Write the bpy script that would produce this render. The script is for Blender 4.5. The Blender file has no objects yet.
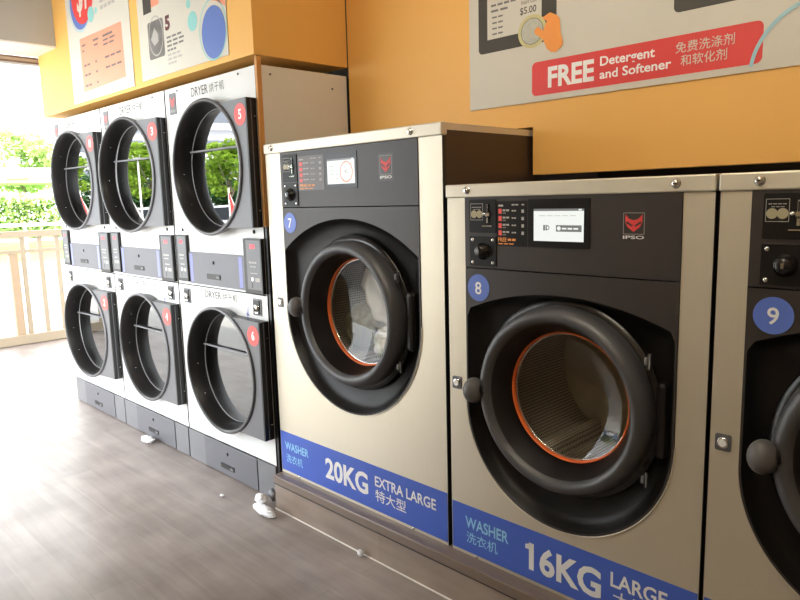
import bpy, bmesh, math, random
from mathutils import Vector, Matrix
SC = bpy.context.scene
COL = SC.collection
PI = math.pi
rnd = random.Random(7)

# ------------------------------------------------------------------ materials
MATS = {}
def mat(name, col, rough=.5, metal=0., spec=.5, var=.0, scale=20., bump=0., emit=0., stretch=(1,1,1), coat=0., coords='Object', transl=0.):
    if name in MATS: return MATS[name]
    m = bpy.data.materials.new(name); m.use_nodes = True
    nt = m.node_tree; b = nt.nodes['Principled BSDF']
    b.inputs['Base Color'].default_value = (*col, 1)
    b.inputs['Roughness'].default_value = rough
    b.inputs['Metallic'].default_value = metal
    b.inputs['Specular IOR Level'].default_value = spec
    b.inputs['Coat Weight'].default_value = coat
    if transl:
        b.inputs['Transmission Weight'].default_value = 0
        b.inputs['Subsurface Weight'].default_value = 0
    tc = nt.nodes.new('ShaderNodeTexCoord'); mp = nt.nodes.new('ShaderNodeMapping')
    mp.inputs['Scale'].default_value = stretch
    nz = nt.nodes.new('ShaderNodeTexNoise'); nz.inputs['Scale'].default_value = scale; nz.inputs['Detail'].default_value = 4
    nt.links.new(tc.outputs[coords], mp.inputs[0]); nt.links.new(mp.outputs[0], nz.inputs['Vector'])
    v = var if var else .04
    mr = nt.nodes.new('ShaderNodeMapRange'); mr.inputs['To Min'].default_value = 1-v; mr.inputs['To Max'].default_value = 1+v
    nt.links.new(nz.outputs['Fac'], mr.inputs['Value'])
    mx = nt.nodes.new('ShaderNodeMix'); mx.data_type = 'RGBA'; mx.blend_type = 'MULTIPLY'; mx.inputs[0].default_value = 1
    mx.inputs[6].default_value = (*col, 1); nt.links.new(mr.outputs[0], mx.inputs[7]); nt.links.new(mx.outputs[2], b.inputs['Base Color'])
    if bump:
        bp = nt.nodes.new('ShaderNodeBump'); bp.inputs['Strength'].default_value = bump; bp.inputs['Distance'].default_value = .002
        nt.links.new(nz.outputs['Fac'], bp.inputs['Height']); nt.links.new(bp.outputs[0], b.inputs['Normal'])
    if emit:
        b.inputs['Emission Color'].default_value = (*col, 1); b.inputs['Emission Strength'].default_value = emit
    MATS[name] = m
    return m

def glass_mat(name, tint, ior):
    m = bpy.data.materials.new(name); m.use_nodes = True; nt = m.node_tree; nt.nodes.clear()
    out = nt.nodes.new('ShaderNodeOutputMaterial'); mix = nt.nodes.new('ShaderNodeMixShader')
    fr = nt.nodes.new('ShaderNodeFresnel'); fr.inputs[0].default_value = ior
    geo = nt.nodes.new('ShaderNodeNewGeometry'); mi = nt.nodes.new('ShaderNodeMapRange')
    mi.inputs['To Min'].default_value = ior; mi.inputs['To Max'].default_value = 1/ior
    nt.links.new(geo.outputs['Backfacing'], mi.inputs['Value']); nt.links.new(mi.outputs[0], fr.inputs[0])
    tr = nt.nodes.new('ShaderNodeBsdfTransparent'); gl = nt.nodes.new('ShaderNodeBsdfGlossy')
    tr.inputs[0].default_value = (*tint, 1); gl.inputs['Roughness'].default_value = 0.004
    nt.links.new(fr.outputs[0], mix.inputs[0]); nt.links.new(tr.outputs[0], mix.inputs[1]); nt.links.new(gl.outputs[0], mix.inputs[2])
    nt.links.new(mix.outputs[0], out.inputs[0])
    MATS[name] = m
    return m

STEEL = mat('brushed_stainless', (.68,.62,.495), .42, .6, var=.03, scale=6, stretch=(60,1,1), bump=.05)
STEEL_TRIM = mat('stainless_trim', (.66,.61,.50), .45, .45, scale=8)
CHROME = mat('chrome', (.8,.8,.78), .15, 1.)
STEELDRUM = mat('drum_steel', (.66,.60,.50), .5, .15, scale=30)
PANEL = mat('dark_panel', (.028,.022,.019), .45, 0, var=.05)
PANEL2 = mat('dark_panel_raised', (.008,.007,.0065), .38, 0, spec=.25, var=.05)
CARD = mat('price_card_grey', (.05,.045,.043), .4)
BLACK = mat('black_plastic', (.007,.006,.006), .38)
BLACKG = mat('black_gloss', (.008,.007,.007), .25)
RINGM = mat('door_ring_plastic', (.050,.050,.054), .45, spec=.6, var=.06, scale=40)
KNOBM = mat('handle_grey', (.09,.085,.085), .5)
ORANGE = mat('orange_gasket', (.85,.16,.03), .45)
WHITEP = mat('white_enamel', (.70,.70,.68), .35, spec=.5, var=.02, scale=5)
SIDEP = mat('side_panel_beige', (.70,.67,.61), .5, var=.04, scale=4)
WSIDE = mat('washer_side_brown', (.035,.020,.015), .4)
GREYP = mat('grey_steel_plate', (.135,.135,.148), .45, .3, var=.05)
GREYL = mat('grey_steel_light', (.18,.18,.19), .45, .3, var=.05)
DOORPL = mat('door_plate_grey', (.14,.14,.147), .42, .2)
DRING = mat('dryer_ring_grey', (.12,.12,.125), .38, .3)
DARKIN = mat('dark_interior', (.02,.02,.02), .6)
DRYDRUM = mat('dryer_drum_grey', (.025,.025,.025), .6, .1)
def perforate(m):
    nt = m.node_tree; b = nt.nodes['Principled BSDF']; src = b.inputs['Base Color'].links[0].from_socket
    tc = nt.nodes.new('ShaderNodeTexCoord'); vo = nt.nodes.new('ShaderNodeTexVoronoi'); vo.inputs['Scale'].default_value = 75; vo.inputs['Randomness'].default_value = .15
    vo.voronoi_dimensions = '2D'; vo.inputs['Scale'].default_value = 1
    sx = nt.nodes.new('ShaderNodeSeparateXYZ'); nt.links.new(tc.outputs['Object'], sx.inputs[0])
    at = nt.nodes.new('ShaderNodeMath'); at.operation = 'ARCTAN2'; nt.links.new(sx.outputs[2], at.inputs[0]); nt.links.new(sx.outputs[0], at.inputs[1])
    m1 = nt.nodes.new('ShaderNodeMath'); m1.operation = 'MULTIPLY'; m1.inputs[1].default_value = .28*95; nt.links.new(at.outputs[0], m1.inputs[0])
    m2 = nt.nodes.new('ShaderNodeMath'); m2.operation = 'MULTIPLY'; m2.inputs[1].default_value = 95; nt.links.new(sx.outputs[1], m2.inputs[0])
    cb = nt.nodes.new('ShaderNodeCombineXYZ'); nt.links.new(m1.outputs[0], cb.inputs[0]); nt.links.new(m2.outputs[0], cb.inputs[1]); nt.links.new(cb.outputs[0], vo.inputs['Vector'])
    rp = nt.nodes.new('ShaderNodeValToRGB'); rp.color_ramp.elements[0].position = .26; rp.color_ramp.elements[1].position = .32; rp.color_ramp.elements[0].color = (.12,.12,.12,1)
    nt.links.new(vo.outputs['Distance'], rp.inputs[0]); mx = nt.nodes.new('ShaderNodeMix'); mx.data_type = 'RGBA'; mx.blend_type = 'MULTIPLY'; mx.inputs[0].default_value = 1
    nt.links.new(src, mx.inputs[6]); nt.links.new(rp.outputs[0], mx.inputs[7]); nt.links.new(mx.outputs[2], b.inputs['Base Color'])
perforate(STEELDRUM)
DRUMBACK = mat('drum_back_steel', (.72,.66,.52), .45, .1, scale=20)
RED = mat('red_print', (.66,.05,.045), .5)
REDB = mat('red_badge', (.80,.09,.08), .45)
BLUEB = mat('blue_sticker', (.10,.17,.55), .4)
BAND = mat('blue_band', (.055,.12,.52), .42, var=.03)
WHITE = mat('white_print', (.82,.82,.80), .5)
CYANP = mat('pale_cyan_print', (.30,.62,.85), .5)
CREAM = mat('poster_cream', (.60,.57,.49), .55, var=.02)
TEALP = mat('teal_print', (.25,.55,.52), .5)
SKYP = mat('pale_blue_print', (.33,.55,.62), .5)
BLUEP = mat('blue_print', (.10,.17,.46), .5)
BLUEST = mat('blue_stripe', (.22,.24,.50), .5)
SALMON = mat('salmon_print', (.78,.32,.20), .5)
ORPRINT = mat('orange_print', (.80,.30,.06), .5)
GREYTX = mat('grey_print', (.16,.15,.14), .6)
GREYTL = mat('light_grey_print', (.42,.40,.37), .6)
DARKTX = mat('dark_print', (.045,.04,.03), .6)
PHOTOG = mat('photo_print_grey', (.16,.15,.14), .5, var=.7, scale=18)
GOLD = mat('gold_coin_print', (.55,.50,.24), .5); COIN = mat('coin_sticker', (.36,.32,.20), .5)
SILV = mat('silver_coin_print', (.45,.45,.38), .5, var=.25, scale=90)
def scr_mat(name, c, e):
    m = mat(name, (.02,.02,.02), .25); b = m.node_tree.nodes['Principled BSDF']
    b.inputs['Emission Color'].default_value = (*c, 1); b.inputs['Emission Strength'].default_value = e; return m
SCREEN = scr_mat('screen_lit', (.90,.93,.88), 1.0)
SCRBAR = scr_mat('screen_grey', (.2,.2,.2), .9)
LEDR = mat('red_led', (.9,.05,.06), .4, emit=.8)
SCRGRN = scr_mat('screen_green', (.45,.75,.40), .9)
SCROR = scr_mat('screen_orange', (.85,.28,.12), .9)
CLOTHW = mat('white_cloth', (.72,.70,.66), .9, var=.1, scale=8, bump=.4)
CLOTHM = mat('mottled_cloth', (.33,.33,.24), .9, var=.8, scale=30, bump=.4)
TISSUE = mat('tissue', (.85,.85,.87), .85, var=.05, scale=60, bump=.3)
ORWALL = mat('orange_paint', (.80,.44,.11), .55, var=.02, scale=3)
TRIMOR = mat('tan_wood_trim', (.55,.26,.07), .5, var=.1, scale=30)
BEAMG = mat('grey_beam_paint', (.42,.41,.36), .6, var=.02)
BEAMW = mat('white_plaster', (.82,.80,.76), .7)
BROWNR = mat('brown_metal_rail', (.16,.10,.07), .45)
TANR = mat('tan_metal_rail', (.42,.34,.25), .5)
CEIL = mat('ceiling_white', (.72,.70,.66), .8)
DIMWALL = mat('beige_wall', (.42,.36,.27), .8)
SEAL = mat('white_sealant', (.8,.78,.74), .6)
NOSING = mat('brown_nosing', (.19,.145,.115), .32, .1, var=.15, scale=12, stretch=(1,8,8))
GLASS_W = glass_mat('washer_glass', (.93,.92,.88), 1.5)
GLASS_D = glass_mat('dryer_glass', (.45,.47,.50), 3.6)

def wood_mat(name, c1, c2, rough, along='x'):
    m = bpy.data.materials.new(name); m.use_nodes = True; nt = m.node_tree; b = nt.nodes['Principled BSDF']
    L = nt.links.new
    tc = nt.nodes.new('ShaderNodeTexCoord')
    br = nt.nodes.new('ShaderNodeTexBrick'); br.inputs['Scale'].default_value = 1
    br.inputs['Brick Width'].default_value = 1.2; br.inputs['Row Height'].default_value = .15; br.inputs['Mortar Size'].default_value = .0012
    br.inputs['Color1'].default_value = (.86,.86,.86,1); br.inputs['Color2'].default_value = (1.1,1.1,1.1,1); br.inputs['Mortar'].default_value = (.78,.78,.78,1)
    br.inputs['Bias'].default_value = 0
    mpb = nt.nodes.new('ShaderNodeMapping'); L(tc.outputs['Object'], mpb.inputs[0]); L(mpb.outputs[0], br.inputs['Vector'])
    mp = nt.nodes.new('ShaderNodeMapping'); mp.inputs['Scale'].default_value = (1.2,14,14); L(tc.outputs['Object'], mp.inputs[0])
    nz = nt.nodes.new('ShaderNodeTexNoise'); nz.inputs['Scale'].default_value = 1.6; nz.inputs['Detail'].default_value = 8; nz.inputs['Distortion'].default_value = .8
    L(mp.outputs[0], nz.inputs['Vector'])
    n2 = nt.nodes.new('ShaderNodeTexNoise'); n2.inputs['Scale'].default_value = 3.2; n2.inputs['Detail'].default_value = 3; L(tc.outputs['Object'], n2.inputs['Vector'])
    av = nt.nodes.new('ShaderNodeMath'); av.operation = 'MULTIPLY_ADD'; av.inputs[1].default_value = .35; L(nz.outputs['Fac'], av.inputs[0])
    a2 = nt.nodes.new('ShaderNodeMath'); a2.operation = 'MULTIPLY'; a2.inputs[1].default_value = .65; L(n2.outputs['Fac'], a2.inputs[0]); L(a2.outputs[0], av.inputs[2])
    cr = nt.nodes.new('ShaderNodeValToRGB'); cr.color_ramp.elements[0].position = .38; cr.color_ramp.elements[1].position = .62
    cr.color_ramp.elements[0].color = (*c1,1); cr.color_ramp.elements[1].color = (*c2,1); L(av.outputs[0], cr.inputs[0])
    mx = nt.nodes.new('ShaderNodeMix'); mx.data_type = 'RGBA'; mx.blend_type = 'MULTIPLY'; mx.inputs[0].default_value = .8
    L(cr.outputs[0], mx.inputs[6]); L(br.outputs['Color'], mx.inputs[7]); L(mx.outputs[2], b.inputs['Base Color'])
    b.inputs['Roughness'].default_value = rough; b.inputs['Specular IOR Level'].default_value = .5
    MATS[name] = m
    return m
FLOORM = wood_mat('vinyl_wood_floor', (.215,.178,.160), (.34,.29,.265), .34)
PLINTHM = wood_mat('vinyl_wood_plinth', (.22,.17,.14), (.34,.27,.22), .28)
PAVE = mat('pavement_concrete', (.36,.35,.33), .85, var=.1, scale=2)
ROADM = mat('car_park_asphalt', (.20,.20,.21), .85, var=.15, scale=4)
GRASSM = mat('grass_verge', (.13,.24,.04), .9, var=.4, scale=8)
RAILM = mat('beige_rail_paint', (.38,.31,.22), .6, var=.03)
POSTM = mat('post_shade_tan', (.40,.29,.19), .6, var=.05)  # tan carries the shade on the inner side of the posts
BLDG = mat('pale_facade', (.72,.72,.74), .8, var=.03)
BLDW = mat('facade_window', (.20,.22,.26), .3)
LAMPM = mat('tube_lamp', (1,.90,.74), .5, emit=125)
CARB = mat('blue_car_paint', (.12,.25,.5), .25, coat=.5)
CARW = mat('white_car_paint', (.75,.76,.78), .25, coat=.5)
CARG = mat('car_window', (.03,.035,.04), .1)
TYRE = mat('tyre', (.02,.02,.02), .8)
BARK = mat('bark', (.22,.18,.13), .9, var=.3, scale=12)
BOLLY = mat('yellow_stripe', (.85,.75,.10), .6)

def leaf_mat(name, c):
    m = bpy.data.materials.new(name); m.use_nodes = True; nt = m.node_tree; b = nt.nodes['Principled BSDF']; L = nt.links.new
    b.inputs['Roughness'].default_value = .6; b.inputs['Specular IOR Level'].default_value = .2
    tc = nt.nodes.new('ShaderNodeTexCoord'); nz = nt.nodes.new('ShaderNodeTexNoise'); nz.inputs['Scale'].default_value = 1.6; L(tc.outputs['Object'], nz.inputs['Vector'])
    cr = nt.nodes.new('ShaderNodeValToRGB'); cr.color_ramp.elements[0].position = .35; cr.color_ramp.elements[1].position = .65
    cr.color_ramp.elements[0].color = (c[0]*.6,c[1]*.7,c[2]*.6,1); cr.color_ramp.elements[1].color = (*c,1)
    L(nz.outputs['Fac'], cr.inputs[0]); L(cr.outputs[0], b.inputs['Base Color'])
    tl = nt.nodes.new('ShaderNodeBsdfTranslucent'); L(cr.outputs[0], tl.inputs[0])
    mx = nt.nodes.new('ShaderNodeMixShader'); mx.inputs[0].default_value = .35
    L(b.outputs[0], mx.inputs[1]); L(tl.outputs[0], mx.inputs[2]); L(mx.outputs[0], nt.nodes['Material Output'].inputs[0])
    MATS[name] = m
    return m
LEAF_L = leaf_mat('leaf_light_green', (.40,.56,.07))
LEAF_D = leaf_mat('leaf_dark_green', (.09,.20,.07))
LEAF_P = leaf_mat('leaf_pale_green', (.50,.62,.25))

# ------------------------------------------------------------------ mesh builder
class MB:
    def __init__(s): s.v = []; s.f = []; s.m = []; s.s = []; s.mats = []
    def mi(s, m):
        if m not in s.mats: s.mats.append(m)
        return s.mats.index(m)
    def add(s, vs, fs, m, smooth=False):
        o = len(s.v); i = s.mi(m); s.v += [tuple(v) for v in vs]
        for f in fs: s.f.append([k+o for k in f]); s.m.append(i); s.s.append(smooth)
        return s
    def box(s, x0, x1, y0, y1, z0, z1, m, bev=0.):
        if bev:
            bm = bmesh.new(); bmesh.ops.create_cube(bm, size=1)
            for v in bm.verts: v.co = Vector(((x0+x1)/2+v.co.x*(x1-x0), (y0+y1)/2+v.co.y*(y1-y0), (z0+z1)/2+v.co.z*(z1-z0)))
            bmesh.ops.bevel(bm, geom=list(bm.edges), offset=bev, segments=2, affect='EDGES', profile=.5)
            return s.bm(bm, m)
        vs = [(x,y,z) for x in (x0,x1) for y in (y0,y1) for z in (z0,z1)]
        return s.add(vs, [(0,1,3,2),(4,6,7,5),(0,4,5,1),(2,3,7,6),(0,2,6,4),(1,5,7,3)], m)
    def bm(s, bm, m, smooth=False):
        bm.verts.index_update()
        s.add([v.co.copy() for v in bm.verts], [[v.index for v in f.verts] for f in bm.faces], m, smooth); bm.free(); return s
    def plate(s, outer, holes, y0, y1, m, mside=None):
        """flat plate in the XZ plane, front at y0, back at y1, with holes"""
        bm = bmesh.new(); es = []
        for lp in [outer]+list(holes):
            vs = [bm.verts.new((p[0], y0, p[1])) for p in lp]
            for i in range(len(vs)): es.append(bm.edges.new((vs[i], vs[(i+1) % len(vs)])))
        bmesh.ops.triangle_fill(bm, edges=es, use_beauty=True, use_dissolve=False, normal=(0,-1,0))
        for f in bm.faces:
            f.normal_update()
            if f.normal.y > 0: f.normal_flip()
        bm.verts.index_update()
        vs = [v.co.copy() for v in bm.verts]; n = len(vs)
        fs = [[v.index for v in f.verts] for f in bm.faces]
        s.add(vs, fs, m)
        s.add([(v.x, y1, v.z) for v in vs], [f[::-1] for f in fs], mside or m)
        k = 0
        for j, lp in enumerate([outer]+list(holes)):
            L = len(lp); a = [(p[0], y0, p[1]) for p in lp]; b = [(p[0], y1, p[1]) for p in lp]
            s.add(a+b, [(i, (i+1) % L, (i+1) % L+L, i+L) for i in range(L)], mside or m)
        bm.free(); return s
    def lathe(s, prof, cx, cz, m, n=64, cy=0., smooth=True, a0=0, a1=2*PI):
        """profile of (radius, y) turned about the y axis through (cx, cz)"""
        full = abs(a1-a0-2*PI) < 1e-6; N = n if full else n+1
        vs = []; fs = []
        for i in range(N):
            a = a0+(a1-a0)*i/n
            for (r, y) in prof: vs.append((cx+r*math.cos(a), cy+y, cz+r*math.sin(a)))
        P = len(prof)
        for i in range(n):
            j = (i+1) % N
            for k in range(P-1): fs.append((i*P+k, i*P+k+1, j*P+k+1, j*P+k))
        return s.add(vs, fs, m, smooth)
    def disc(s, cx, cz, r, y, m, n=40, t=.001, rz=None):
        o = [(cx+r*math.cos(2*PI*i/n), cz+(rz or r)*math.sin(2*PI*i/n)) for i in range(n)]
        return s.plate(o, [], y, y+t, m)
    def ringf(s, cx, cz, r0, r1, y, m, n=48, sx=1., sz=1.):
        a = [(math.cos(2*PI*i/n), math.sin(2*PI*i/n)) for i in range(n)]
        vs = [(cx+r0*c*sx, y, cz+r0*q*sz) for c, q in a]+[(cx+r1*c*sx, y, cz+r1*q*sz) for c, q in a]
        return s.add(vs, [(i, (i+1) % n, (i+1) % n+n, i+n) for i in range(n)], m)
    def tube(s, pts, r, m, n=10, smooth=True):
        pts = [Vector(p) for p in pts]; rs = r if isinstance(r, (list, tuple)) else [r]*len(pts)
        vs = []; fs = []
        for i, p in enumerate(pts):
            d = (pts[min(i+1, len(pts)-1)]-pts[max(i-1, 0)]).normalized()
            u = d.cross(Vector((0,0,1)));
            if u.length < .01: u = d.cross(Vector((0,1,0)))
            u.normalize(); w = d.cross(u)
            for k in range(n):
                a = 2*PI*k/n; vs.append(p+(u*math.cos(a)+w*math.sin(a))*rs[i])
        for i in range(len(pts)-1):
            for k in range(n): fs.append((i*n+k, i*n+(k+1) % n, (i+1)*n+(k+1) % n, (i+1)*n+k))
        fs += [list(range(n)), list(range((len(pts)-1)*n, len(pts)*n))]
        return s.add(vs, fs, m, smooth)
    def sphere(s, c, r, m, sub=3, scale=(1,1,1), f=None):
        bm = bmesh.new(); bmesh.ops.create_icosphere(bm, subdivisions=sub, radius=1)
        for v in bm.verts:
            k = f(v.co) if f else 1
            v.co = Vector((c[0]+v.co.x*r*scale[0]*k, c[1]+v.co.y*r*scale[1]*k, c[2]+v.co.z*r*scale[2]*k))
        return s.bm(bm, m, True)
    def text(s, body, x0, x1, z0, z1, y, m, bold=0., shear=0., t=.0006):
        c = bpy.data.curves.new('lettering', 'FONT'); c.body = body; c.offset = bold; c.shear = shear; c.extrude = 0; c.resolution_u = 3
        o = bpy.data.objects.new('lettering', c); COL.objects.link(o)
        bpy.context.view_layer.update()
        me = bpy.data.meshes.new_from_object(o.evaluated_get(bpy.context.evaluated_depsgraph_get()))
        X = [v.co.x for v in me.vertices]; Y = [v.co.y for v in me.vertices]
        ax, bx, ay, by = min(X), max(X), min(Y), max(Y)
        vs = [(x0+(v.co.x-ax)/(bx-ax)*(x1-x0), y, z0+(v.co.y-ay)/(by-ay)*(z1-z0)) for v in me.vertices]
        fs = [list(p.vertices) for p in me.polygons]
        s.add(vs, fs, m)
        bpy.data.objects.remove(o); bpy.data.curves.remove(c); bpy.data.meshes.remove(me); return s
    def greek(s, x0, x1, z, h, y, m, words=4):
        """a line of print too small to read: a row of short dashes"""
        x = x0; w = (x1-x0)/words
        for i in range(words):
            s.add([(x,y,z),(x+w*.8,y,z),(x+w*.8,y,z+h),(x,y,z+h)], [(0,1,2,3)], m); x += w
        return s
    def rect(s, x0, x1, z0, z1, y, m, r=0.):
        if r:
            o = rrect(x0, x1, z0, z1, r); return s.plate(o, [], y, y+.0004, m)
        return s.add([(x0,y,z0),(x1,y,z0),(x1,y,z1),(x0,y,z1)], [(0,1,2,3)], m)
    def frame(s, x0, x1, z0, z1, w, y, m):
        s.rect(x0,x1,z0,z0+w,y,m); s.rect(x0,x1,z1-w,z1,y,m); s.rect(x0,x0+w,z0,z1,y,m); return s.rect(x1-w,x1,z0,z1,y,m)
    def build(s, name, parent=None, loc=None):
        me = bpy.data.meshes.new(name); me.from_pydata(s.v, [], s.f); me.update()
        for m in s.mats: me.materials.append(m)
        for p, i, q in zip(me.polygons, s.m, s.s): p.material_index = i; p.use_smooth = q
        o = bpy.data.objects.new(name, me); COL.objects.link(o)
        if parent: o.parent = parent
        if loc: o.location = loc
        return o

def rrect(x0, x1, z0, z1, r, n=6):
    o = []
    for cx, cz, a in ((x1-r, z1-r, 0), (x0+r, z1-r, PI/2), (x0+r, z0+r, PI), (x1-r, z0+r, 1.5*PI)):
        for i in range(n+1): o.append((cx+r*math.cos(a+PI/2*i/n), cz+r*math.sin(a+PI/2*i/n)))
    return o
def circ(cx, cz, r, n=64): return [(cx+r*math.cos(2*PI*i/n), cz+r*math.sin(2*PI*i/n)) for i in range(n)]
def tag(o, label=None, cat=None, group=None, kind=None):
    if label: o['label'] = label
    if cat: o['category'] = cat
    if group: o['group'] = group
    if kind: o['kind'] = kind
    return o
def empty(name, loc=(0,0,0)):
    o = bpy.data.objects.new(name, None); COL.objects.link(o); o.location = loc; o.empty_display_size = .1; return o
def struct(name, mb, label=None):
    o = mb.build(name); tag(o, label, None, None, 'structure'); return o
def copy_tree(o, parent=None):
    c = o.copy(); COL.objects.link(c); c.parent = parent
    for ch in list(o.children): copy_tree(ch, c)
    return c

ZB = .163       # top of the plinth
DW = .4927      # main orange wall plane

# ------------------------------------------------------------------ setting
struct('floor', MB().box(-5.95, .6, -1.45, 2.6, -.1, 0, FLOORM).box(.6, 3.6, -2.7, 2.6, -.1, 0, FLOORM), 'brown grey wood-pattern vinyl floor of the laundry')
struct('ceiling', MB().box(-6.0, 3.6, -2.7, 2.6, 2.95, 3.1, CEIL))
# main orange wall with the cut-outs for the washers
w = MB().plate([(-.70,1.626),(.325,1.626),(.325,1.452),(2.11,1.452),(2.11,0),(3.5,0),(3.5,2.95),(-.70,2.95)], [], DW, DW+.08, ORWALL)
struct('wall_back', w, 'orange wall above the washers')
b = MB().box(-3.295, -.705, -.02, .49, 1.988, 2.95, ORWALL)
struct('wall_bulkhead', b, 'orange bulkhead above the dryers')
struct('wall_pier', MB().box(-3.30, -3.24, .25, 1.0, 0, 1.987, BEAMW))
struct('wall_right', MB().box(3.5, 3.6, -2.7, .5, 0, 2.95, DIMWALL))
struct('wall_front', MB().box(.55, 3.5, -2.7, -2.6, 0, 2.95, DIMWALL).box(-1.0, .6, -1.58, -1.46, 0, 2.95, DIMWALL).box(.5, .6, -2.6, -1.58, 0, 2.95, DIMWALL))
struct('wall_rear', MB().box(-3.33, 3.6, 2.6, 2.7, 0, 2.95, DIMWALL))
# shutter beam at the open end
struct('trim_1', MB().box(-3.32, -2.945, -2.7, -.0205, 2.395, 2.94, BEAMG).box(-3.319, -2.946, -2.7, -.021, 2.385, 2.3949, BEAMW), 'grey painted beam over the open end')
struct('trim_2', MB().box(-3.40, -3.321, -2.7, .3, 2.372, 2.384, BROWNR).box(-3.40, -3.325, -2.7, .3, 2.352, 2.372, TANR).box(-3.40, -3.321, -2.7, .3, 2.340, 2.352, BROWNR), 'brown shutter rail under the beam')
struct('trim_3', MB().box(-.7285, -.7135, -.004, .018, 1.27, 1.986, TRIMOR).box(-.7285, -.7135, .002, .018, 0, 1.27, BLACK), 'tan wood strip at the dryer end')  # black lower box paints the shadowed gap beside the tall washer
struct('trim_4', MB().box(-5.95, -1.001, -1.58, -1.46, 2.34, 2.949, BEAMG), 'grey board added over the open front to block high sky')  # unseen board, added to keep sky light off the bulkhead
struct('wall_light_block', MB().box(-3.23, 3.49, 1.06, 1.12, 0, 2.949, WSIDE))  # added dark sheet that seals out light behind the washer gap
# washer plinth
pl = MB().box(-.684, 2.1, -.05, .9, 0, .124, PLINTHM)
pl.box(-.686, 2.1, -.056, .9, .124, .1625, NOSING, bev=.004)
pl.box(-.686, 2.1, -.052, -.05, .119, .1238, BLACK)  # black strip paints in the shadow line below the nosing
plo = pl.build('washer_plinth'); tag(plo, 'wood-pattern plinth with dark nosing carrying the washers', 'plinth')
MB().box(-.686, 2.1, -.0545, -.0502, .0003, .0045, SEAL).build('sealant_line', plo)

# ------------------------------------------------------------------ emblem
def emblem(mb, x0, x1, z0, z1, y, m, dark):
    P = [(0,1),(.22,.74),(.5,.66),(.78,.74),(1,1),(1.0,.55),(.86,.28),(.62,.10),(.5,0),(.38,.10),(.14,.28),(0,.55)]
    mb.plate([(x0+p[0]*(x1-x0), z0+p[1]*(z1-z0)) for p in P][::-1], [], y, y+.0004, m)
    f = lambda a, c: (x0+a*(x1-x0), y-.0004, z0+c*(z1-z0))
    for sx in (0, 1):
        g = lambda a, c: f(1-a if sx else a, c)
        mb.add([g(.04,.50), g(.38,.30), g(.46,.36), g(.10,.62)], [(0,1,2,3)], dark)
pass

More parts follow.
